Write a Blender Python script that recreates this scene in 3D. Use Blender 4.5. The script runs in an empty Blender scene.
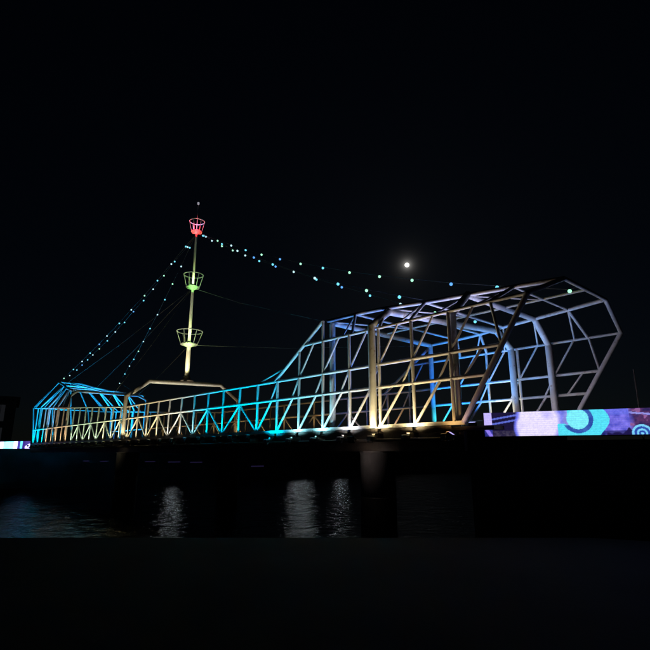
import bpy, bmesh, math, random
from mathutils import Vector, Matrix
random.seed(7)
scene = bpy.context.scene
COL = scene.collection

# ------------------------------------------------------------------ camera, sky, moonlight, exposure
H = 3.0                                    # eye height above the water
FPX, CX, CY, HOR = 508.0, 325.0, 325.0, 453.0   # focal length and horizon in pixels of the 650 px photograph
PITCH = math.atan((HOR - CY) / FPX)
cam = bpy.data.cameras.new('camera'); camo = bpy.data.objects.new('camera', cam); COL.objects.link(camo)
cam.sensor_width = 36; cam.lens = FPX / 650 * 36; cam.clip_start = 0.05; cam.clip_end = 8000
camo.location = (0, 0, H); camo.rotation_euler = (math.pi / 2 + PITCH, 0, 0)
scene.camera = camo

MOON_DIR = Vector((0.1583, 0.9226, 0.3519)).normalized()
world = bpy.data.worlds.new('World'); scene.world = world; world.use_nodes = True
wn = world.node_tree.nodes; wl = world.node_tree.links
sky = wn.new('ShaderNodeTexSky'); sky.sky_type = 'NISHITA'; sky.sun_disc = False
sky.sun_elevation = math.asin(MOON_DIR.z); sky.sun_rotation = math.atan2(MOON_DIR.x, MOON_DIR.y)
sky.air_density = 1.0; sky.dust_density = 0.25; sky.ozone_density = 6.0
bg = wn['Background']; bg.inputs['Strength'].default_value = 0.00042
wl.new(sky.outputs['Color'], bg.inputs['Color'])
# moon corona, a halo of light painted into the sky colour
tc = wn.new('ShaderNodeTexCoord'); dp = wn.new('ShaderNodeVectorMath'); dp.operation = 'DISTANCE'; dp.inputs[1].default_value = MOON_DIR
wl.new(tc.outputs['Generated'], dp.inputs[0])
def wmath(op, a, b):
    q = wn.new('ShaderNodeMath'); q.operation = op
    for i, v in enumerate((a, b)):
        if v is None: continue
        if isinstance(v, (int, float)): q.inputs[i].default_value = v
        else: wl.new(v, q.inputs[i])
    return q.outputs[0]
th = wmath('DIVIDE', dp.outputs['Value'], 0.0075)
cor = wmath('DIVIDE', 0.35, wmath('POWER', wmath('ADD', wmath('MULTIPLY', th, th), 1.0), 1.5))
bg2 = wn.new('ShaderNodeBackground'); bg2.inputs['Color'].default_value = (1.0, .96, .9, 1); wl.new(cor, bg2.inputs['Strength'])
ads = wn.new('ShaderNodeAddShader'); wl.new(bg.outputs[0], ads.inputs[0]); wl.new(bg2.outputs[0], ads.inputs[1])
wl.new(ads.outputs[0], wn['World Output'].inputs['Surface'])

sun = bpy.data.lights.new('moonlight', 'SUN'); suno = bpy.data.objects.new('moonlight', sun); COL.objects.link(suno)
sun.energy = 0.0012; sun.angle = math.radians(0.5); sun.color = (1.0, 0.97, 0.9)
suno.rotation_euler = MOON_DIR.to_track_quat('Z', 'Y').to_euler()

scene.view_settings.view_transform = 'Standard'; scene.view_settings.look = 'None'
scene.view_settings.exposure = 0; scene.view_settings.gamma = 1
scene.view_settings.use_curve_mapping = False
scene.render.engine = 'CYCLES'

# ------------------------------------------------------------------ bridge coordinates
# s runs along the bridge towards the near bank, w across it (0 = side facing the camera), z above the water
D1 = Vector((0.671702, -0.740821, 0)); D2 = Vector((0.740821, 0.671702, 0)); O = Vector((1.2828, 15.8131, 0))
WID = 6.3
ZD, Z1, Z2, Z3, ZT = 3.76, 4.93, 5.63, 6.78, 7.5      # bottom chord, three rails, roof chord
BAY = 1.285; S0 = -2.01
def B(s, w, z): return O + D1 * s + D2 * w + Vector((0, 0, z))
BRZ = math.atan2(D1.y, D1.x)

def ray(x, y):
    F = Vector((0, math.cos(PITCH), math.sin(PITCH))); U = Vector((0, -math.sin(PITCH), math.cos(PITCH)))
    return F + Vector((1, 0, 0)) * ((x - CX) / FPX) - U * ((y - CY) / FPX)
def on_plane(x, y, A, Bp):
    """where the sight line of a pixel meets the vertical plane through A and Bp"""
    n = (Bp - A).cross(Vector((0, 0, 1))); r = ray(x, y); C = Vector((0, 0, H))
    return C + r * ((A - C).dot(n) / r.dot(n))

# ------------------------------------------------------------------ helpers
def tag(o, label, cat, group=None, kind=None):
    if label: o['label'] = label
    if cat: o['category'] = cat
    if group: o['group'] = group
    if kind: o['kind'] = kind
    return o
def link(name, me, mat=None, parent=None):
    o = bpy.data.objects.new(name, me); COL.objects.link(o)
    if mat is not None and not me.materials: me.materials.append(mat)
    if parent is not None: o.parent = parent
    return o
def empty(name, loc, rz=0):
    o = bpy.data.objects.new(name, None); COL.objects.link(o); o.location = loc; o.rotation_euler.z = rz
    o.empty_display_size = 0.2
    return o
def mesh_of(bm, name, smooth=False):
    bmesh.ops.recalc_face_normals(bm, faces=bm.faces)
    me = bpy.data.meshes.new(name); bm.to_mesh(me); bm.free()
    if smooth:
        for p in me.polygons: p.use_smooth = True
    return me
def add_box(bm, x0, x1, y0, y1, z0, z1, M=None):
    vs = [bm.verts.new((x, y, z)) for x in (x0, x1) for y in (y0, y1) for z in (z0, z1)]
    for f in ((0, 1, 3, 2), (4, 6, 7, 5), (0, 4, 5, 1), (2, 3, 7, 6), (0, 2, 6, 4), (1, 5, 7, 3)):
        bm.faces.new([vs[i] for i in f])
    if M is not None: bmesh.ops.transform(bm, matrix=M, verts=vs)
    return vs
def add_ring_loft(bm, rings, cap=True):
    loops = []
    for r in rings: loops.append([bm.verts.new(v) for v in r])
    n = len(loops[0])
    for a, b in zip(loops[:-1], loops[1:]):
        for i in range(n): bm.faces.new((a[i], a[(i + 1) % n], b[(i + 1) % n], b[i]))
    if cap: bm.faces.new(loops[0][::-1]); bm.faces.new(loops[-1])
def lathe(profile, n=16, cap=True):
    bm = bmesh.new()
    add_ring_loft(bm, [[(r * math.cos(2 * math.pi * i / n), r * math.sin(2 * math.pi * i / n), z) for i in range(n)] for r, z in profile], cap)
    return bm
def torus(R, r, n=28, m=6):
    bm = bmesh.new(); g = []
    for i in range(n):
        a = 2 * math.pi * i / n
        g.append([bm.verts.new(((R + r * math.cos(2 * math.pi * j / m)) * math.cos(a), (R + r * math.cos(2 * math.pi * j / m)) * math.sin(a), r * math.sin(2 * math.pi * j / m))) for j in range(m)])
    for i in range(n):
        for j in range(m): bm.faces.new((g[i][j], g[(i + 1) % n][j], g[(i + 1) % n][(j + 1) % m], g[i][(j + 1) % m]))
    return bm
def polytube(pts, r, n=6):
    bm = bmesh.new(); rings = []
    for k, p in enumerate(pts):
        t = (pts[min(k + 1, len(pts) - 1)] - pts[max(k - 1, 0)]).normalized()
        a = t.cross(Vector((0, 0, 1)));
        if a.length < 1e-4: a = Vector((1, 0, 0))
        a.normalize(); b = a.cross(t)
        rings.append([p + (a * math.cos(2 * math.pi * i / n) + b * math.sin(2 * math.pi * i / n)) * r for i in range(n)])
    add_ring_loft(bm, rings)
    return bm

# ------------------------------------------------------------------ materials
def new_mat(name):
    m = bpy.data.materials.new(name); m.use_nodes = True
    return m, m.node_tree.nodes, m.node_tree.links, m.node_tree.nodes['Principled BSDF']
def painted(name, c1, c2, rough=0.45, metal=0.0, scale=3.0, bump=0.15, rust=None, fine=60):
    m, n, l, p = new_mat(name)
    geo = n.new('ShaderNodeNewGeometry')
    nz = n.new('ShaderNodeTexNoise'); nz.inputs['Scale'].default_value = scale; nz.inputs['Detail'].default_value = 6
    l.new(geo.outputs['Position'], nz.inputs['Vector'])
    rp = n.new('ShaderNodeValToRGB'); rp.color_ramp.elements[0].color = (*c1, 1); rp.color_ramp.elements[1].color = (*c2, 1)
    rp.color_ramp.elements[0].position = 0.35; rp.color_ramp.elements[1].position = 0.65
    l.new(nz.outputs['Fac'], rp.inputs['Fac']); out = rp.outputs['Color']
    if rust:
        n2 = n.new('ShaderNodeTexNoise'); n2.inputs['Scale'].default_value = scale * 3.1; n2.inputs['Detail'].default_value = 8
        l.new(geo.outputs['Position'], n2.inputs['Vector'])
        r2 = n.new('ShaderNodeValToRGB'); r2.color_ramp.elements[0].position = 0.60; r2.color_ramp.elements[1].position = 0.72
        l.new(n2.outputs['Fac'], r2.inputs['Fac'])
        mx = n.new('ShaderNodeMix'); mx.data_type = 'RGBA'
        l.new(r2.outputs['Color'], mx.inputs['Factor']); l.new(out, mx.inputs['A']); mx.inputs['B'].default_value = (*rust, 1)
        out = mx.outputs['Result']
    l.new(out, p.inputs['Base Color'])
    nf = n.new('ShaderNodeTexNoise'); nf.inputs['Scale'].default_value = fine; nf.inputs['Detail'].default_value = 4
    l.new(geo.outputs['Position'], nf.inputs['Vector'])
    bp = n.new('ShaderNodeBump'); bp.inputs['Strength'].default_value = bump; bp.inputs['Distance'].default_value = 0.01
    l.new(nf.outputs['Fac'], bp.inputs['Height']); l.new(bp.outputs['Normal'], p.inputs['Normal'])
    p.inputs['Roughness'].default_value = rough; p.inputs['Metallic'].default_value = metal
    return m
def glow(name, col, strength):
    m, n, l, p = new_mat(name)
    p.inputs['Base Color'].default_value = (0.02, 0.02, 0.02, 1)
    p.inputs['Emission Color'].default_value = (*col, 1); p.inputs['Emission Strength'].default_value = strength
    return m

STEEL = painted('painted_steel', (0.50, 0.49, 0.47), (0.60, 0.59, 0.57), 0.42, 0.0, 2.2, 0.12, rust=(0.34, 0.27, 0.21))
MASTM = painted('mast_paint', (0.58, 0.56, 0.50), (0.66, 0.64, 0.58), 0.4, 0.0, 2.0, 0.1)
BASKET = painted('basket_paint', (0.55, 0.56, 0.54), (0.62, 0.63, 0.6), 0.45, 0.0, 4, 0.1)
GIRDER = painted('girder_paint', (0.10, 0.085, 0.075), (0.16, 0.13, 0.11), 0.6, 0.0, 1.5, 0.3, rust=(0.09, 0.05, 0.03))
CONC = painted('pier_concrete', (0.20, 0.185, 0.18), (0.28, 0.26, 0.25), 0.85, 0, 1.2, 0.6, fine=25)
TIDE = painted('weedy_wet_concrete', (0.018, 0.02, 0.016), (0.035, 0.036, 0.028), 0.5, 0, 4, 0.8, fine=20)
STONE = painted('quay_stone', (0.05, 0.05, 0.048), (0.09, 0.088, 0.082), 0.9, 0, 0.8, 0.6, fine=12)
PAVE = painted('pavement_asphalt', (0.018, 0.018, 0.018), (0.03, 0.03, 0.028), 0.9, 0, 0.7, 0.5, fine=18)
DECKM = painted('deck_boards', (0.10, 0.08, 0.06), (0.16, 0.13, 0.10), 0.75, 0, 2.5, 0.4)
BLACK = painted('black_housing', (0.02, 0.02, 0.022), (0.035, 0.035, 0.037), 0.5, 0, 5, 0.1)
WIRE = painted('wire_rope', (0.06, 0.06, 0.06), (0.10, 0.10, 0.09), 0.5, 0.5, 5, 0.1)
FACADE = painted('dark_facade', (0.10, 0.10, 0.11), (0.15, 0.15, 0.16), 0.9, 0, 0.3, 0.3, fine=6)

# ------------------------------------------------------------------ the setting: water, banks, added quay
def sheet(name, pts, z, mat):
    me = bpy.data.meshes.new(name); me.from_pydata([(x, y, z) for x, y in pts], [], [list(range(len(pts)))]); me.update()
    o = link(name, me, mat); o['kind'] = 'structure'; return o
def prism(name, pts, z0, z1, mat, parent=None, kind='structure'):
    bm = bmesh.new(); a = [bm.verts.new((x, y, z0)) for x, y in pts]; b = [bm.verts.new((x, y, z1)) for x, y in pts]
    bm.faces.new(a[::-1]); bm.faces.new(b)
    for i in range(len(pts)): bm.faces.new((a[i], a[(i + 1) % len(pts)], b[(i + 1) % len(pts)], b[i]))
    o = link(name, mesh_of(bm, name), mat, parent)
    if kind: o['kind'] = kind
    return o
m, n, l, p = new_mat('harbour_water'); WATER = m
p.inputs['Base Color'].default_value = (0.006, 0.010, 0.012, 1); p.inputs['Roughness'].default_value = 0.08; p.inputs['IOR'].default_value = 1.333
geo = n.new('ShaderNodeNewGeometry')
hs = []
for sc, st in ((0.45, 0.9), (1.9, 0.5), (6.5, 0.22)):
    nz = n.new('ShaderNodeTexNoise'); nz.inputs['Scale'].default_value = sc; nz.inputs['Detail'].default_value = 3; nz.inputs['Distortion'].default_value = 0.4
    l.new(geo.outputs['Position'], nz.inputs['Vector'])
    mu = n.new('ShaderNodeMath'); mu.operation = 'MULTIPLY'; mu.inputs[1].default_value = st; l.new(nz.outputs['Fac'], mu.inputs[0]); hs.append(mu)
a1 = n.new('ShaderNodeMath'); l.new(hs[0].outputs[0], a1.inputs[0]); l.new(hs[1].outputs[0], a1.inputs[1])
a2 = n.new('ShaderNodeMath'); l.new(a1.outputs[0], a2.inputs[0]); l.new(hs[2].outputs[0], a2.inputs[1])
bp = n.new('ShaderNodeBump'); bp.inputs['Strength'].default_value = 0.8; bp.inputs['Distance'].default_value = 0.16
l.new(a2.outputs[0], bp.inputs['Height']); l.new(bp.outputs['Normal'], p.inputs['Normal'])
sheet('water', [(-1500, -300), (1500, -300), (1500, 3000), (-1500, 3000)], 0.0, WATER)

def xy(v): return (v.x, v.y)
# far bank: starts just behind the stern of the bridge, square to it
fb = [xy(B(-41.9, -160, 0)), xy(B(-41.9, 420, 0)), xy(B(-1200, 420, 0)), xy(B(-1200, -160, 0))]
far_bank = prism('far_bank', fb, -2.0, 3.38, STONE)
# near bank on the right, under the bow end and the approach
LD = Vector((0.896, -0.443, 0)).normalized(); LS = B(3.5, 0.3, 0)
c0 = LS - LD * 0.15
nb = [xy(c0), xy(c0 + LD * 60), xy(c0 + LD * 60 + Vector((120, 60, 0))), xy(c0 + D2 * 140), ]
near_bank = prism('near_bank', nb, -2.0, 3.30, STONE)
# low dark quay under the camera, added to hide reflections in the foreground water
quay = prism('quay', [(-60, -30), (60, -30), (60, 6.0), (7.0, 11.0), (5.6, 11.6), (-60, 11.6)], -2.0, 1.25, PAVE)

# ------------------------------------------------------------------ bridge members
UN = {}
def unit_tube(n, mat):
    k = (n, mat.name)
    if k not in UN:
        bm = lathe([(1, 0), (1, 1)], n)
        me = mesh_of(bm, 'tube'); me.materials.append(mat)
        for pl in me.polygons: pl.use_smooth = len(pl.vertices) == 4
        UN[k] = me
    return UN[k]
def tube(name, a, b, r, parent, mat=STEEL, n=10):
    o = bpy.data.objects.new(name, unit_tube(n, mat)); COL.objects.link(o)
    d = b - a
    M = Matrix.Translation(a) @ d.to_track_quat('Z', 'Y').to_matrix().to_4x4() @ Matrix.Diagonal((r, r, d.length, 1))
    o.parent = parent
    # everything hangs on unscaled parents at the world origin
    o.matrix_basis = M
    return o
UB = {}
def bar(name, a, b, wd, ht, parent, mat=STEEL):
    """rectangular section from a to b"""
    if mat.name not in UB:
        bm = bmesh.new(); add_box(bm, -.5, .5, -.5, .5, 0, 1); me = mesh_of(bm, 'bar'); me.materials.append(mat); UB[mat.name] = me
    o = bpy.data.objects.new(name, UB[mat.name]); COL.objects.link(o); d = b - a
    q = d.to_track_quat('Z', 'Y').to_matrix()
    zx = d.normalized(); up = Vector((0, 0, 1)); 
    if abs(zx.z) > 0.95: up = D2
    xx = up.cross(zx).normalized(); yy = zx.cross(xx)
    M = Matrix.Translation(a) @ Matrix((xx, yy, zx)).transposed().to_4x4() @ Matrix.Diagonal((wd, ht, d.length, 1))
    o.parent = parent; o.matrix_basis = M
    return o

bridge = empty('ship_shaped_footbridge', (0, 0, 0))
tag(bridge, 'long steel footbridge framed like a ship, lit cyan, yellow and blue over the water', 'footbridge')

STERN = -39.4
posts = [S0 + BAY * k for k in range(-29, 5)]            # -39.3 ... 3.13
RP, RR, RD = 0.049, 0.050, 0.040
def sheer(s):     # the stern rail climbs from the second rail to the third
    return Z2 if s > -19.4 else Z2 + (s + 19.4) / (-41 + 19.4) * (6.92 - Z2)
def prow_s(z):    # raked stem
    return 3.4 + (z - ZD) / (Z3 - ZD) * 2.02

def stern_s(z): return -39.4 - (z - ZD) / (6.9 - ZD) * 1.6

def truss(w, near):
    root = bar('side_truss', B(STERN, w, ZD), B(3.46, w, ZD), 0.10, 0.10, bridge)
    wi = root
    g = 1 if near else -1
    # children keep world placement: the chord carries a basis matrix, so undo it
    inv = root.matrix_basis.inverted()
    def T(name, a, b, r):
        o = tube(name, a, b, r, root); o.matrix_parent_inverse = inv; return o
    # rails
    T('rail', B(stern_s(Z1), w, Z1), B(prow_s(Z1), w, Z1), RR)
    T('rail', B(-19.4, w, Z2), B(prow_s(Z2), w, Z2), RR)
    T('rail', B(-41.0, w, 6.92), B(-19.4, w, Z2), RR)
    T('rail', B(-3.0, w, Z3), B(prow_s(Z3), w, Z3), RR * .95)
    # raked stem and stern post
    T('stem', B(prow_s(ZD), w, ZD), B(prow_s(Z3), w, Z3), 0.07)
    T('stern_post', B(STERN, w, ZD), B(-41.0, w, 6.92), 0.06)
    # the brace that climbs from the second rail to the roof corner
    T('brace', B(-4.75, w, Z2), B(S0, w, ZT), 0.06)
    T('brace', B(-5.95, w, Z2), B(-4.0, w, 6.13), 0.035)
    for i, s in enumerate(posts):
        if s > 3.2: continue
        top = sheer(s) if s < -4.7 else Z2
        if s > -2.2: top = Z3
        if abs(s - S0) < .01: top = ZT
        T('post', B(s, w, ZD), B(s, w, top), RP)
        # small collar plates where posts meet the rails read as knuckles
    # posts in the upper panel aft of the first frame
    s = S0 - BAY; T('post', B(s, w, Z2), B(s, w, Z2 + (s + 4.75) / (S0 + 4.75) * (ZT - Z2)), RP * .8)
    # upper panel, bow
    T('post', B(prow_s(Z2) - .02, w, Z2), B(4.42, w, Z3), RP * .8)
    # lower diagonals
    for i, s in enumerate(posts):
        if s < -29.6: continue
        k = round((s - S0) / BAY)
        if s < -7.0:
            if k % 2 == 0: T('diagonal', B(s, w, Z1), B(s + BAY, w, ZD), RD)
            else: T('diagonal', B(s, w, ZD), B(s + BAY, w, Z1), RD)
        elif s < 2.5:
            T('diagonal', B(s, w, ZD), B(s + BAY * .72, w, Z1), RD)
    for i, s in enumerate(posts):
        if -4.8 < s < 3.2:
            T('diagonal', B(s - BAY * .32, w, Z1), B(s, w, Z2), RD * .8)
        if -3.5 < s < 3.2:
            T('diagonal', B(s, w, Z2), B(s + BAY * .62, w, Z3), RD * .85)
    T('diagonal', B(3.5, w, Z1), B(4.1, w, Z2), RD * .8)
    if not near:
        T('kick_rail', B(-38, w, ZD + .45), B(3.5, w, ZD + .45), 0.03)
    return root
near_truss = truss(0, True); near_truss['label'] = 'side truss facing the camera, washed yellow and cyan'
far_truss = truss(WID, False); far_truss['label'] = 'side truss on the far side, lit blue and dull orange'

# bow roof: chords draw together towards the stem, frames every bay
FS = [(-1.9, .12), (-.6, .2), (.6, .4), (1.8, .8), (3.1, 1.1), (4.4, 1.4), (5.65, 1.72)]
for sd in (0, 1):
    f = lambda a: a if sd == 0 else WID - a
    for (sa, aa), (sb, ab) in zip(FS[:-1], FS[1:]):
        tube('roof_chord', B(sa, f(aa), ZT), B(sb, f(ab), ZT), 0.065, bridge)
    # shoulder members from third rail up to the chord
    for i, (s, a) in enumerate(FS):
        if i == 0: continue
        if i in (4,) or (i == 3 and sd == 1): continue       # portals stand here
        sb = s if i < 6 else prow_s(Z3)
        tube('shoulder', B(sb, f(0), Z3), B(s, f(a), ZT), 0.05 if i < 6 else 0.065, bridge)
    for i, (s, a) in enumerate(FS[1:6]):
        tube('shoulder_brace', B(s, f(a), ZT), B(s - .45, f(0), Z3), 0.03, bridge)
for i, (s, a) in enumerate(FS):
    if i in (0, 4): continue
    tube('roof_beam', B(s, a, ZT), B(s, WID - a, ZT), 0.045 if i < 6 else 0.06, bridge)
tube('roof_purlin', B(-1.9, WID / 2, ZT), B(5.65, WID / 2, ZT), 0.04, bridge)
for i in (0, 2, 4):
    (sa, aa), (sb, ab) = FS[i], FS[i + 1]
    tube('wind_brace', B(sa, aa, ZT - .02), B(sb, WID / 2, ZT - .02), 0.03, bridge)

def portal(pts, r, label=None):
    """a bent pipe frame: foot, shoulder, beam end, beam end, shoulder, foot"""
    P = [B(*q) for q in pts]
    beam = tube('portal_frame', P[2], P[3], r, bridge, n=14)
    inv = beam.matrix_basis.inverted()
    for nm, a, b in (('column', P[0], P[1]), ('knee', P[1], P[2]), ('knee', P[3], P[4]), ('column', P[5], P[4])):
        if (b - a).length < .02: continue
        o = tube(nm, a, b, r, beam, n=14); o.matrix_parent_inverse = inv
    if label: beam['label'] = label
    for q in (P[1], P[2], P[3], P[4]):       # swept elbow
        bm = bmesh.new(); bmesh.ops.create_uvsphere(bm, u_segments=12, v_segments=8, radius=r * 1.01)
        me = mesh_of(bm, 'elbow', True); o = link('elbow', me, STEEL, beam); o.matrix_basis = Matrix.Translation(q); o.matrix_parent_inverse = inv
    return beam
zb = ZD - .02
portal([(-1.85, .30, zb), (-1.85, .30, ZT - .12), (-1.85, .36, ZT - .05), (-1.85, WID - .36, ZT - .05), (-1.85, WID - .30, ZT - .12), (-1.85, WID - .30, zb)], 0.10, 'square blue-lit portal at the back of the bow cage')
portal([(.42, -.16, zb), (.42, -.16, 6.85), (.62, .45, ZT - .12), (1.55, WID - .85, ZT - .12), (1.75, WID - .28, 6.75), (1.75, WID - .28, zb)], 0.115, 'heavy skewed portal with yellow front column above the round pier')
portal([(3.12, .22, zb), (3.12, .22, 6.75), (3.12, 1.08, ZT), (3.12, WID - 1.08, ZT), (3.12, WID - .22, 6.72), (3.12, WID - .22, zb)], 0.105, 'portal near the stem with bent shoulders')
MP = portal([(-19.25, -.06, zb), (-19.25, -.06, 6.25), (-18.88, 1.1, 7.2), (-17.58, 5.25, 7.2), (-17.25, 6.38, 6.25), (-17.25, 6.38, zb)], 0.125, 'pale bent portal carrying the mast')

# stern castle
SF = [(-31.0, .35, 7.62), (-33.6, .8, 8.0), (-36.2, 1.25, 8.4), (-38.8, 1.75, 8.9), (-42.0, 2.1, 9.55)]
portal([(-31.0, .15, zb), (-31.0, .15, 7.2), (-31.0, .6, 7.62), (-31.0, WID - .9, 7.62), (-31.0, WID - .15, 7.3), (-31.0, WID - .15, zb)], 0.095, 'portal at the mouth of the blue stern cage')
for sd in (0, 1):
    f = lambda a: a if sd == 0 else WID - a
    for (sa, aa, za), (sb, ab, zb_) in zip(SF[:-1], SF[1:]):
        tube('stern_chord', B(sa, f(aa), za), B(sb, f(ab), zb_), 0.095, bridge)
    for i, (s, a, z) in enumerate(SF):
        if i == 0: continue
        tube('shoulder', B(max(s, -41.0), f(0), sheer(max(s, -41.0))), B(s, f(a), z), 0.08, bridge)
        if i < 4:
            tube('column', B(s, f(.12), ZD), B(s, f(.12), sheer(s)), 0.08, bridge)
    for i in range(1, 5):
        (sa, aa, za), (sb, ab, zb_) = SF[i - 1], SF[i]
        sm = (sa + sb) / 2
        tube('shoulder_brace', B(sm, f(0), sheer(sm)), B(sb, f(ab), zb_), 0.055, bridge)
for i, (s, a, z) in enumerate(SF):
    if i: tube('roof_beam', B(s, a, z), B(s, WID - a, z), 0.07, bridge)
for k in range(1, 4):
    ww = WID * k / 4
    tube('stern_bar', B(-39.5, ww, ZD), B(-41.0, ww, 6.92), 0.06, bridge)
    tube('stern_bar', B(-41.0, ww, 6.92), B(-42.0, 2.1 + (WID - 4.2) * k / 4, 9.55), 0.06, bridge)
tube('stern_rail', B(-41.0, 0, 6.92), B(-41.0, WID, 6.92), 0.055, bridge)
tube('stern_purlin', B(-31, WID / 2, 7.62), B(-42, WID / 2, 9.55), 0.06, bridge)

# deck: boards seen from below and through the railings, girders, floor beams, fascia
bm = bmesh.new()
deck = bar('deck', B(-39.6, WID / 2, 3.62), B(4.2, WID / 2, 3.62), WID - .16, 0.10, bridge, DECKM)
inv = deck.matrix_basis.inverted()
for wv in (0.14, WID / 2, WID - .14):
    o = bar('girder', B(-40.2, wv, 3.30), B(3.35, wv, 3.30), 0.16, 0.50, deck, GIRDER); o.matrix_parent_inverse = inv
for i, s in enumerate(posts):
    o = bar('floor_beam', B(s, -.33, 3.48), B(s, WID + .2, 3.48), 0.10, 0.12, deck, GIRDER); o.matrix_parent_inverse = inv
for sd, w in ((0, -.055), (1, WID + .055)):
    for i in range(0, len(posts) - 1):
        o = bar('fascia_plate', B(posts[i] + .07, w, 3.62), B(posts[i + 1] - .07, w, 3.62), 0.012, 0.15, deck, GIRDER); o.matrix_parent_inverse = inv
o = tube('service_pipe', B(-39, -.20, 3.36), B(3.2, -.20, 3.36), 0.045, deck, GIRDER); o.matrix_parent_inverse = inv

# piers
def pier(s, w, r, label):
    bm = lathe([(r, 1.0), (r, 2.95), (r * 1.03, 3.0), (r * 1.03, 3.04), (r * 1.0, 3.05)], 32)
    me = mesh_of(bm, 'pier', True); o = link('pier', me, CONC, bridge); o.location = B(s, w, 0)
    t = link('tide_band', mesh_of(lathe([(r * 1.012, -2.0), (r * 1.012, 1.70), (r * 1.004, 1.73)], 32), 'tide_band', True), TIDE, o)
    return o
for s, w in ((.02, .42), (1.25, WID - .55)): pier(s, w, .53, '')
for s, w in ((-19.25, .35), (-17.3, WID - .4)): pier(s, w, .62, '')

# ------------------------------------------------------------------ mast with crow's nests
MS, MW = -18.22, 3.18
mast = empty('mast', B(MS, MW, 7.32)); tag(mast, "tall pale ship's mast with three crow's nests standing on the bent portal", 'mast')
def mpart(name, bm, mat=MASTM, z=0, smooth=True, parent=mast):
    o = link(name, mesh_of(bm, name, smooth), mat, parent); o.location.z = z; return o
Z0 = 7.32
mpart('base_plate', lathe([(.42, 0.0), (.42, .05), (.26, .06), (.22, .22), (.19, .30)], 20), GIRDER)
mpart('lower_pole', lathe([(.142, .25), (.128, 2.15), (.17, 2.16), (.17, 2.28), (.11, 2.30)], 20))
mpart('upper_pole', lathe([(.102, 2.25), (.068, 9.9), (.05, 10.2)], 18))
mpart('top_pole', lathe([(.032, 10.15), (.02, 12.0)], 10))
lm = mpart('masthead_lamp', lathe([(.02, 12.02), (.07, 12.05), (.07, 12.18), (.02, 12.22)], 12), glow('masthead_glow', (.8, .8, .95), .35))
NESTC = []
for (zb_, zt_, rb, rt, nb_, nm) in ((9.66, 10.5, .50, .80, 6, 'low'), (13.45, 14.3, .40, .62, 6, 'mid'), (17.35, 18.1, .33, .50, 6, 'top')):
    nest = mpart('crow_nest', torus(rt, .035), BASKET, zt_ - Z0)
    nest['label'] = {'low': 'widest crow\'s nest, low on the mast', 'mid': 'green-lit middle crow\'s nest', 'top': 'red-lit topmost crow\'s nest'}[nm]
    dz = zb_ - zt_
    o = mpart('floor_ring', torus(rb, .04), BASKET, dz, parent=nest)
    mpart('floor_plate', lathe([(rb * .35, -.16), (rb * .97, -.02), (rb * .97, .01), (.14, .02)], 24), BASKET, dz, parent=nest)
    for k in range(nb_):
        a = 2 * math.pi * k / nb_ + .3
        A = Vector((rb * math.cos(a), rb * math.sin(a), dz)); C = Vector((rt * math.cos(a), rt * math.sin(a), 0))
        tube('upright', A, C, .022, nest, BASKET, 8)
    NESTC.append((nm, (zb_ + zt_) / 2))

# ------------------------------------------------------------------ floodlights
def lamp_meshes():
    bm = bmesh.new(); add_box(bm, -.10, .10, -.075, .075, -.06, .05)
    for k in range(5): add_box(bm, -.09, .09, -.07 + k * .033, -.062 + k * .033, -.085, -.06)
    hs = mesh_of(bm, 'housing'); hs.materials.append(BLACK)
    bm = bmesh.new(); add_box(bm, -.122, -.112, -.02, .02, -.12, .02); add_box(bm, .112, .122, -.02, .02, -.12, .02); add_box(bm, -.122, .122, -.02, .02, -.13, -.12)
    br = mesh_of(bm, 'bracket'); br.materials.append(BLACK)
    return hs, br
HOUS, BRAC = lamp_meshes()
LENS = {}
def lens_mesh(col):
    k = tuple(round(c, 2) for c in col)
    if k not in LENS:
        bm = bmesh.new(); add_box(bm, -.085, .085, -.06, .06, .048, .054); me = mesh_of(bm, 'lens'); me.materials.append(glow('lens_%d' % len(LENS), col, 1.2)); LENS[k] = me
    return LENS[k]
def flood(pos, target, col, power, angle, label, group, size=.06, blend=.6):
    t = empty('floodlight', pos); tag(t, label, 'floodlight', group)
    t.rotation_mode = 'QUATERNION'; t.rotation_quaternion = (target - pos).to_track_quat('Z', 'Y')
    for nm, me in (('housing', HOUS), ('lens', lens_mesh(col)), ('bracket', BRAC)):
        o = bpy.data.objects.new(nm, me); COL.objects.link(o); o.parent = t
    ld = bpy.data.lights.new('flood_beam', 'SPOT'); ld.energy = power; ld.color = col; ld.spot_size = math.radians(angle); ld.spot_blend = blend; ld.shadow_soft_size = size
    lo = bpy.data.objects.new('flood_beam', ld); COL.objects.link(lo); lo.parent = t; lo.location = (0, 0, .07); lo.rotation_euler = (math.pi, 0, 0)
    return t
CYAN = (0.0, .58, 1.0); BLUE = (.02, .18, 1.0); AMBER = (1.0, .58, .20); WARM = (1.0, .80, .42); PALE = (1.0, .93, .72); MINT = (.72, 1.0, .62); ICE = (.28, .82, 1.0); WHITE = (.86, .92, 1.0); VIO = (.55, .50, 1.0); TEAL = (.05, .7, .9)
PEACH = (1.0, .64, .34)
def near_colour(s):
    for lim, c, pw in ((-36.2, CYAN, 2.8), (-30.0, PEACH, .9), (-23.5, MINT, .9), (-19.0, (.95, 1.0, .55), 1.1), (-14.4, WARM, 1.0), (-12.0, PALE, 1.0), (-10.6, ICE, 1.0), (-4.4, CYAN, 1.7), (-1.4, ICE, 1.05), (-.4, WHITE, .85), (2.6, WARM, 1.2), (9, AMBER, .22)):
        if s < lim: return c, pw
CN = {PEACH: 'peach', CYAN: 'cyan', AMBER: 'amber', MINT: 'mint green', (.95, 1.0, .55): 'yellow-green', PALE: 'pale warm', ICE: 'ice blue', WHITE: 'cool white', WARM: 'warm yellow'}
NEARP, FARP = 145, 50
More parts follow.
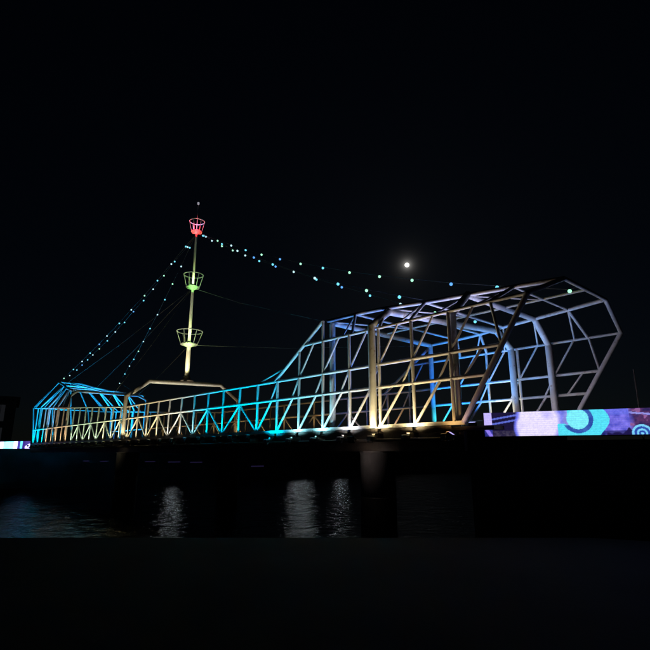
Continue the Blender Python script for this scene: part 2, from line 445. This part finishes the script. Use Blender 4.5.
for i in range(len(posts)):
    s = posts[i] + BAY * .5
    c, pw = near_colour(posts[i])
    bow = posts[i] > -5
    flood(B(posts[i], -.45 if bow else -.42, 3.42 if bow else 3.62), B(posts[i] + .05, -.18, 5.9), c, NEARP * pw * (.92 if bow else .95), 150 if bow else 122, '%s floodlight on a floor beam end, washing the near truss' % CN[c], '%s floodlights along the near edge' % CN[c])
for i in range(1, len(posts) - 1, 2):
    s = posts[i] + BAY * .5
    c, nm = (BLUE, 'blue') if s < -30 else (AMBER, 'amber') if s < -3.2 else (TEAL, 'teal') if s < -.8 else (CYAN, 'cyan') if s < 1.2 else (PALE, 'pale warm')
    flood(B(s, WID - .55, 3.80), B(s, WID + .05, 5.6), c, FARP * (2.4 if s > 1.2 else 2.0 if s > -3.2 else .6 if s > -30 else 2.5), 110, '%s floodlight on the deck, washing the far truss' % nm, '%s floodlights along the far edge' % nm)
# inside the bow cage: blue uplights, cool and violet ones for the roof
LIL = (.52, .54, 1.0)
for s, w, tz, tw, c, pw, nm in ((-.9, 5.0, 6.8, 6.2, BLUE, 650, 'deep blue'), (.4, 4.6, 7.0, 6.0, (.03, .33, 1.0), 480, 'azure'), (2.0, 4.4, 7.3, 5.6, (.16, .42, 1.0), 260, 'azure'),
                                (.1, 1.4, 7.4, .4, (.12, .26, 1.0), 520, 'violet'), (1.4, 1.5, 7.4, .8, LIL, 420, 'lilac'), (2.6, 1.7, 7.4, 1.1, LIL, 520, 'lilac'), (3.7, 3.6, 7.4, 3.4, (.30, .44, 1.0), 190, 'azure'), (-1.4, 1.6, 7.2, .8, (.08, .32, 1.0), 420, 'deep blue'), (-4.0, 1.2, 6.6, .0, (.1, .55, 1.0), 160, 'azure'), (-6.5, 2.6, 3.9, 5.0, (.03, .2, 1.0), 120, 'deep blue')):
    flood(B(s, w, 3.82), B(s + .2, tw, tz), c, pw, 72 if nm == 'lilac' else 96, '%s uplight on the bridge deck inside the bow cage' % nm, '%s uplights inside the bow cage' % nm)
flood(B(3.30, -.47, 3.44), B(4.7, -.05, 5.6), (.42, .34, .80), 12, 110, 'added dim violet fill light on the last floor beam, facing the raked stem', None)  # added fill, stands in for spill from the LED band
flood(B(3.3, 3.0, 3.82), B(4.9, 6.2, 5.6), (.74, .70, .92), 115, 120, 'cool white floodlight on the deck, facing the far side of the stem', None)
flood(B(2.4, 3.4, 3.82), B(3.0, 6.3, 5.0), (.84, .76, .88), 70, 110, 'cool white floodlight on the deck, facing the far bow columns', None)
# inside the stern cage
for s, w, tw, tz, pw in ((-32.6, 2.6, 4.6, 7.8, 1900), (-35.5, 3.6, 5.6, 7.6, 1900), (-38, 2.4, 2.6, 8.6, 2000), (-39.0, 1.2, .4, 7.2, 900), (-34.2, 1.4, 1.2, 8.0, 1300)):
    flood(B(s, w, 3.82), B(s - .3, tw, tz), (.01, .42, 1.0), pw * 1.5, 120, 'blue uplight on the deck inside the stern cage', 'blue uplights inside the stern cage')
# mast and portal
flood(B(-18.0, 1.2, 3.82), B(-18.35, 3.0, 7.2), (1.0, .90, .70), 330, 90, 'warm uplight on the deck below the mast portal, nearer the camera', None)
flood(B(-17.6, 4.6, 3.82), B(-18.1, 3.4, 7.2), (1.0, .90, .70), 260, 90, 'warm uplight on the deck below the mast portal, far side', None)
YG = (1.0, .92, .50)
for k, (z, off, pw, nm) in enumerate(((7.36, .50, 85, 'mast foot'), (9.75, .34, 60, 'lowest crow\'s nest'), (13.52, .28, 55, 'middle crow\'s nest'))):
    q = Vector((0.12, -1, 0)).normalized() * off
    base = B(MS, MW, 0)
    flood(base + q + Vector((0, 0, z)), base + Vector((0, 0, z + 2.6)), YG, pw, 60, 'small warm uplight at the %s, grazing the mast' % nm, None, size=.03)
q = Vector((.25, -1, 0)).normalized()
for z, off, c, pw in ((9.98, .42, (.62, .95, .35), 26), (13.75, .34, (.50, .95, .34), 20), (17.68, .30, (1.0, .10, .20), 20), (17.9, -.12, (.5, .45, 1.0), 12)):
    ld = bpy.data.lights.new('nest_lamp', 'POINT'); ld.energy = pw; ld.color = c; ld.shadow_soft_size = .04
    lo = bpy.data.objects.new('nest_lamp', ld); COL.objects.link(lo); lo.parent = mast; lo.location = (q.x * off, q.y * off, z - Z0)
for z, off, c, pw in ((9.66, .75, (.50, .90, .25), 60), (13.45, .62, (.22, .85, .14), 60), (17.35, .55, (1.0, .008, .015), 260)):
    ld = bpy.data.lights.new('nest_lamp', 'SPOT'); ld.energy = pw; ld.color = c; ld.shadow_soft_size = .03; ld.spot_size = math.radians(58); ld.spot_blend = .5
    lo = bpy.data.objects.new('nest_lamp', ld); COL.objects.link(lo); lo.parent = mast; lo.location = (q.x * off, q.y * off, z - Z0 - .62)
    lo.rotation_euler = (Vector((q.x * off * .75, q.y * off * .75, -.62))).to_track_quat('Z', 'Y').to_euler()
# dim fill lights added under the deck to brighten the round piers
flood(B(.35, -1.0, 3.36), B(.0, .3, 1.9), (1.0, .82, .78), 5.0, 130, 'added dim warm fill light under the deck, facing the nearest round pier', None)
flood(B(-19.1, -.95, 3.36), B(-19.25, .2, 2.2), (1.0, .9, .6), 1.6, 120, 'added dim warm fill light under the deck, facing the pier below the mast', None)

# ------------------------------------------------------------------ strings of lights and rigging
bm = bmesh.new(); bmesh.ops.create_uvsphere(bm, u_segments=10, v_segments=7, radius=1); BULB = []
tmp = mesh_of(bm, 'bulb', True)
for nm, c in (('white', (.55, .88, 1.0)), ('cyan', (.18, .75, 1.0)), ('blue', (.12, .40, 1.0)), ('green', (.42, 1.0, .66))):
    me = tmp.copy(); me.materials.append(glow('bulb_' + nm, c, 1.25)); BULB.append(me)
top = B(MS, MW, 0)
def string(pix, anchor, hook, label, cols, start=None):
    t = empty('string_lights', hook); tag(t, label, 'string lights', 'strings of lights from the masthead')
    pts = [on_plane(x, y, Vector((top.x, top.y, 0)), Vector((anchor.x, anchor.y, 0))) for x, y in pix]
    pl = [hook] + pts + [anchor]
    M = Matrix.Translation(-hook)
    cb = polytube([q - hook for q in pl], .009, 5); link('cable', mesh_of(cb, 'cable', True), WIRE, t)
    for i, q in enumerate(pts):
        o = bpy.data.objects.new('bulb', BULB[cols[i % len(cols)]]); COL.objects.link(o); o.parent = t
        dist = (q - Vector((0, 0, H))).length
        o.location = q - hook + Vector((0, 0, -.05)); o.scale = (.057,) * 3
hook = B(MS, MW, 17.2)
def L(a): return [(40 + x / 3.25, 200 + y / 3.25) for x, y in a]
A1 = L([(474, 149), (427, 206), (382, 260), (340, 309), (297, 355), (258, 399), (218, 440), (193, 467), (163, 496), (137, 523), (109, 549), (78, 578)])
A2 = L([(480, 151), (438, 198), (403, 244), (368, 288), (337, 325), (304, 361), (275, 396), (245, 427), (219, 456), (193, 482), (172, 502), (155, 518), (137, 535), (120, 551), (97, 569)])
A3 = L([(487, 153), (459, 214), (431, 271), (406, 322), (382, 371), (358, 416), (336, 458), (320, 490), (305, 516), (291, 538), (276, 564), (259, 594)])
string(A1, B(-42.0, 2.1, 9.62), hook, 'string of small lights from masthead to the stern top, uppermost of the left strings', (1, 0, 1, 3, 0, 1, 0, 2))
string(A2, B(-42.0, WID - 2.1, 9.62), hook, 'string of small lights from masthead to the stern top, just below the uppermost left string', (0, 1, 3, 0, 1, 2, 1))
string(A3, B(-31.0, WID - .9, 7.72), hook, 'string of small lights running steeply from masthead to the front of the stern cage', (1, 0, 3, 1, 0))
R1s = [(206, 236), (217.7, 240), (231.3, 244.8), (245.7, 249.3), (261.6, 253.8), (280, 258.3), (300.6, 262.9), (322.9, 267), (349.5, 271.5), (379.5, 275.4), (412, 279), (451, 282.8), (497, 285.8), (569.5, 289.5)]
R2s = [(204, 235), (212, 240), (222, 243.3), (232.8, 249.7), (245.3, 254.7), (259.3, 260.3), (275.6, 265.7), (293.7, 271), (316.5, 278.6), (341.8, 286.3), (370, 294.6), (400.4, 303), (435, 311.5), (475, 320.5)]
R3s = [(203, 235), (222, 245.3), (237.5, 250), (253.9, 256.6), (272.8, 263.5), (314.8, 277), (338, 282.8), (366.5, 289.2), (399.4, 295.6)]
string(R1s, B(5.65, WID / 2 - .35, ZT + .03), hook, 'string of small lights from masthead to the top of the stem, highest on the right', (0, 3, 0, 1, 3, 2, 3, 1, 3, 3, 3, 2, 1, 3))
string(R2s, B(1.8, WID - .8, ZT + .07), hook, 'string of small lights from masthead into the bow cage, lowest on the right', (1, 0, 1, 3, 0, 1, 2, 0, 1, 2, 1, 0, 3))
string(R3s, B(1.8, .8, ZT + .07), hook, 'string of small lights from masthead to the near roof chord, middle one on the right', (1, 3, 0, 2, 1, 0, 1, 3))
def stay(a, b, label, r=.009):
    o = link('rigging_wire', mesh_of(polytube([Vector((0, 0, 0)), (b - a) * .5 + Vector((0, 0, -.15)), b - a], r, 5), 'rigging_wire', True), WIRE); o.location = a
    tag(o, label, 'wire', 'rigging wires of the mast')
stay(B(MS, MW, 13.4), B(-38.8, 1.75, 8.95), 'dark rigging wire from the middle nest to the stern cage roof, near side')
stay(B(MS, MW, 13.4), B(-38.8, WID - 1.75, 8.95), 'dark rigging wire from the middle nest to the stern cage roof, far side')
stay(B(MS, MW, 13.4), B(-23.0, 0.0, 5.9), 'dark rigging wire from the middle nest to the near rail')
stay(B(MS, MW, 9.6), B(-31.0, WID - .9, 7.7), 'dark rigging wire from the lowest nest to the stern portal')
stay(B(MS, MW, 13.4), B(S0, 0.0, ZT), 'dark rigging wire from the middle nest to the near bow roof corner')
stay(B(MS, MW, 9.6), B(S0, WID, ZT), 'dark rigging wire from the lowest nest to the far bow roof corner')

# ------------------------------------------------------------------ glowing LED parapets
m, n, l, p = new_mat('led_picture'); LED = m
at = n.new('ShaderNodeAttribute'); at.attribute_name = 'led'
p.inputs['Base Color'].default_value = (.01, .01, .01, 1); p.inputs['Roughness'].default_value = .4
l.new(at.outputs['Color'], p.inputs['Emission Color']); p.inputs['Emission Strength'].default_value = 1.0
def hsh(*k): return random.Random(repr(k)).random()
def smooth_noise(x, y, f):
    x *= f; y *= f; i, j = math.floor(x), math.floor(y); u, v = x - i, y - j; u = u * u * (3 - 2 * u); v = v * v * (3 - 2 * v)
    g = lambda a, b: hsh(a, b, 'n')
    return (g(i, j) * (1 - u) + g(i + 1, j) * u) * (1 - v) + (g(i, j + 1) * (1 - u) + g(i + 1, j + 1) * u) * v
def mixc(a, b, t): t = max(0, min(1, t)); return tuple(x + (y - x) * t for x, y in zip(a, b))
def picture(x, y):
    """moving picture frozen on the band; x metres along it, y 0..0.6 up it"""
    nz = smooth_noise(x, y, 9) * .6 + smooth_noise(x + 7, y, 22) * .4
    c = mixc((.01, .01, .09), (.05, .06, .40), nz)
    if x < .20:
        if y > .27 and x < .20: c = (.62, .52, 1.0)
        elif y > .18 or (y < .18 and abs(x - .05 - (.18 - y) * .6) < .05): c = (.30, .22, .85)
        if .22 < y < .27: c = (.04, .03, .2)
    elif x < .86:
        c = (.012, .008, .04)
        for a, b in ((.30, .16), (.42, .16)):
            if abs(y - (a + (x - .2) * b)) < .022: c = (.12, .16, .62)
        if y < .14: c = mixc(c, (.10, .08, .12), .6 * smooth_noise(x, y, 30))
    wob = (smooth_noise(x, y + 4, 6) - .5) * .10
    t = min(math.hypot((x - 1.02) / .24, (y - .20) / .34), math.hypot((x - 1.38) / .40, (y - .34) / .46), math.hypot((x - 1.15) / .30, (y - .46) / .30)) + wob
    if .70 < x < 2.1: c = mixc(mixc((.88, .80, 1.0), (.58, .52, 1.0), (smooth_noise(x + 2, y, 4) - .5) * 2), mixc((.18, .20, .85), c, max(0, min(1, (t - 1.12) / .2))), (t - .85) / .25)
    # turquoise disc with the dark curl
    if 1.72 < x < 2.86:
        dd = math.hypot((x - 2.17) / 1.0, y - .38)
        edge = 2.66 + .18 * math.sin((y - .05) * 5)
        if x < edge and dd < .75 and (x > 1.95 or y < .2 + nz * .12): c = (.10, .80, .90)
        if x < 2.0 and c != (.10, .80, .90): c = mixc(c, mixc((.45, .45, .95), (.2, .25, .8), nz), (x - 1.72) * 4)
        if .24 < dd < .335 and (x > 2.2 or y < .24): c = mixc((.02, .06, .35), (.06, .16, .5), nz)
        if dd < .24: c = (.22, .92, .95)
    if 2.72 <= x < 3.25 and c != (.10, .80, .90):
        c = mixc((.06, .07, .50), (.26, .22, .85), nz * 1.3 - .1)
        if y > .46: c = mixc(c, (.12, .16, .75), .6)
        if y < .10: c = mixc(c, (.02, .02, .12), .8)
    if 3.25 <= x < 3.72:
        c = mixc((.03, .02, .10), (.16, .05, .14), nz * 1.3 - .2)
        if abs(y - .47 + (x - 3.5) * .12) < .022: c = (.3, .3, .75)
        c = mixc(mixc((.06, .07, .50), (.26, .22, .85), nz * 1.3 - .1), c, (x - 3.2 + wob) * 8)
        if nz > .68 and y > .2: c = (.30, .12, .30)
        q = math.hypot(x - 3.46, y - .02)
        if q < .205: c = (.22, .70, .95) if (q > .16 or .07 < q < .11 or q < .03) else (.03, .08, .4)
    if x >= 3.66 + wob:
        ph = (x - 3.72) % 1.7
        c = mixc(c if x < 3.9 else (.2, .18, .75), mixc((.12, .14, .80), (.50, .40, .98), nz * 1.3 - .15 + .2 * math.sin(ph * 4)), (x - 3.66) * 5)
        if y < .12 and ph < .2: c = (.45, .10, .5)
    if x > 2.75 and math.hypot(x - 3.46, y - .02) > .205:      # dark skyline along the foot of the picture
        c = mixc(c, (.015, .01, .07), (.03 + .16 * smooth_noise(x, 0, 5) * smooth_noise(x, 3, 14) * 1.6 - y) * 40)
    g = .86 + .28 * smooth_noise(x + 5, y + 5, 48)
    fl = 1 - .12 * (math.floor(y * 40) % 2)
    return (c[0] * g * fl, c[1] * g * fl, min(1.1, c[2] * (g + .04)))
def led_band(base, d, length, z0, z1, label, fn, nx, ny, gain=1.0):
    root = empty('led_parapet', base + Vector((0, 0, z0)), math.atan2(d.y, d.x)); tag(root, label, 'led screen')
    bm = bmesh.new(); h = z1 - z0
    add_box(bm, -.03, length + .03, .012, .12, -.02, h + .0)
    link('cabinet', mesh_of(bm, 'cabinet'), BLACK, root)
    vs = []; fs = []; cols = []
    for j in range(ny + 1):
        for i in range(nx + 1): vs.append((length * i / nx, 0, h * j / ny))
    for j in range(ny):
        for i in range(nx):
            a = j * (nx + 1) + i; fs.append((a, a + 1, a + nx + 2, a + nx + 1))
    me = bpy.data.meshes.new('screen'); me.from_pydata(vs, [], fs); me.update()
    ca = me.color_attributes.new('led', 'FLOAT_COLOR', 'POINT')
    for i, v in enumerate(vs): ca.data[i].color = (*[q * gain for q in fn(v[0], v[2])], 1)
    link('screen', me, LED, root)
    return root
lb = LS + LD * .27
led_band(lb, LD, 8.0, 3.41, 4.0, 'glowing LED band on the near bank with a white blob and a turquoise disc', picture, 640, 46)
def picture2(x, y):
    nz = smooth_noise(x, y, 1.1) * .6 + smooth_noise(x + 3, y, 3) * .4
    k = 16.0 - x
    c = mixc((.55, .5, 1.0), (.85, .85, 1.0), nz)
    if k < .9: c = (.5, .45, 1.0) if y < .45 - k * .3 else (.03, .02, .12)
    elif k < 1.4: c = (.02, .01, .10)
    elif k < 1.8: c = (.08, .45, .62)
    elif k < 2.2: c = (.03, .02, .16)
    elif k < 3.0: c = mixc((.7, .8, 1.0), (.4, .5, 1.0), nz)
    elif k < 5.0: c = mixc((.30, .8, .85), (.08, .55, .5), nz)
    elif 6.8 < k < 8.2: c = mixc((.03, .02, .16), (.16, .10, .5), nz)
    elif k > 9: c = mixc((.03, .08, 2.0), (.12, .4, 2.6), nz)  # unseen end of the band, boosted blue to tint the water
    return c
fd = (D1 + D2 * .25).normalized(); fl0 = B(-42.2, .4, 0) - fd * 16.0
led_band(fl0, fd, 16.0, 3.40, 4.05, 'far glowing LED band on the opposite bank, left of the stern', picture2, 160, 10, 3.0)

# ------------------------------------------------------------------ far bank: lamps, strips, building; pole on the near bank; moon
def on_far(x, y, back=.0):
    return on_plane(x, y, B(-41.9 - back, 0, 0), B(-41.9 - back, 10, 0))
BOLL = glow('bollard_glow', (.80, .93, 1.0), 22)
bmh = lathe([(.09, 0), (.09, .8), (.06, .82)], 12); bpost = mesh_of(bmh, 'post', True); bpost.materials.append(BLACK)
bmh = lathe([(.10, .82), (.16, .86), (.16, 1.12), (.10, 1.16)], 12); bhead = mesh_of(bmh, 'lamp_head', True); bhead.materials.append(BOLL)
for (x, lab) in ((175, 'leftmost'), (297, 'second from left'), (306, 'third from left'), (340, 'rightmost')):
    q = on_far(x, 440, .6); q.z = 3.38
    t = empty('promenade_lamp', q); tag(t, 'low white lamp on the far quay, %s of four' % lab, 'lamp', 'lamps on the far quay')
    for nm, me in (('post', bpost), ('lamp_head', bhead)):
        o = bpy.data.objects.new(nm, me); COL.objects.link(o); o.parent = t
PURP = glow('purple_strip', (.30, .22, .80), .03)
for k, (x, wpx) in enumerate(((83, 6), (100, 8), (145, 10), (168, 12), (190, 12), (251, 12))):
    q = on_far(x, 461.5 + k * .3 + (4 if k == 5 else 0)); e = on_far(x + wpx, 461.5)
    ln = (e - q).length
    bm = bmesh.new(); add_box(bm, 0, ln, -.06, 0, 0, .08 if k < 5 else .14)
    o = link('quay_light', mesh_of(bm, 'quay_light'), PURP); o.location = q; o.rotation_euler.z = math.atan2(D2.y, D2.x)
    tag(o, 'dim violet strip light low on the far quay wall, ' + ('leftmost of six', 'second from the left', 'third from the left', 'fourth from the left', 'fifth from the left', 'rightmost of six')[k], 'strip light', 'strip lights on the far quay wall')

# far dark building
bl = empty('dark_building', (-44.6, 74, 3.38), math.radians(31)); tag(bl, 'unlit building on the far bank with faint tall windows, left edge', 'building')
bm = bmesh.new(); add_box(bm, -30, 0, 0, 14, 0, 7.0); link('wall', mesh_of(bm, 'wall'), FACADE, bl)
bm = bmesh.new(); add_box(bm, -30.4, .4, -.4, 14.4, 7.0, 7.5); link('cornice', mesh_of(bm, 'cornice'), FACADE, bl)
WG = glow('dim_window', (.25, .27, .32), .028)
bm = bmesh.new(); add_box(bm, 0, 1.1, -.02, 0.02, 0, 2.3); wp = mesh_of(bm, 'pane'); wp.materials.append(WG)
bm = bmesh.new(); add_box(bm, -.1, 0, -.08, .05, -.1, 2.4); add_box(bm, 1.1, 1.2, -.08, .05, -.1, 2.4); add_box(bm, 0, 1.1, -.08, .05, 2.3, 2.4); add_box(bm, 0, 1.1, -.08, .05, -.1, 0); add_box(bm, .52, .58, -.06, .05, 0, 2.3)
wf = mesh_of(bm, 'window'); wf.materials.append(FACADE)
for r in range(2):
    for c in range(6):
        w_ = bpy.data.objects.new('window', wf); COL.objects.link(w_); w_.parent = bl; w_.location = (-2.4 - c * 2.6, -.05, .8 + r * 3.2)
        g_ = bpy.data.objects.new('pane', wp); COL.objects.link(g_); g_.parent = w_

# slim unlit pole on the near bank
pp = on_plane(641, 420, B(7.5, 8, 0), B(9.5, 8, 0)); pp.z = 3.3
t = empty('slim_pole', pp); tag(t, 'thin unlit pole standing behind the LED band at the right edge', 'pole')
link('pole', mesh_of(lathe([(.03, 0), (.022, 2.5), (.012, 2.52)], 10), 'pole', True), GIRDER, t)
link('foot', mesh_of(lathe([(.09, 0), (.09, .03), (.035, .05)], 12), 'foot', True), GIRDER, t)

bm = bmesh.new(); bmesh.ops.create_uvsphere(bm, u_segments=32, v_segments=16, radius=13.5)
mo = link('moon', mesh_of(bm, 'moon', True), glow('moon_glow', (1.0, .97, .90), 1.6)); mo.location = MOON_DIR * 3000 + Vector((0, 0, H))
tag(mo, 'bright full moon in the black sky above the bow', 'moon')
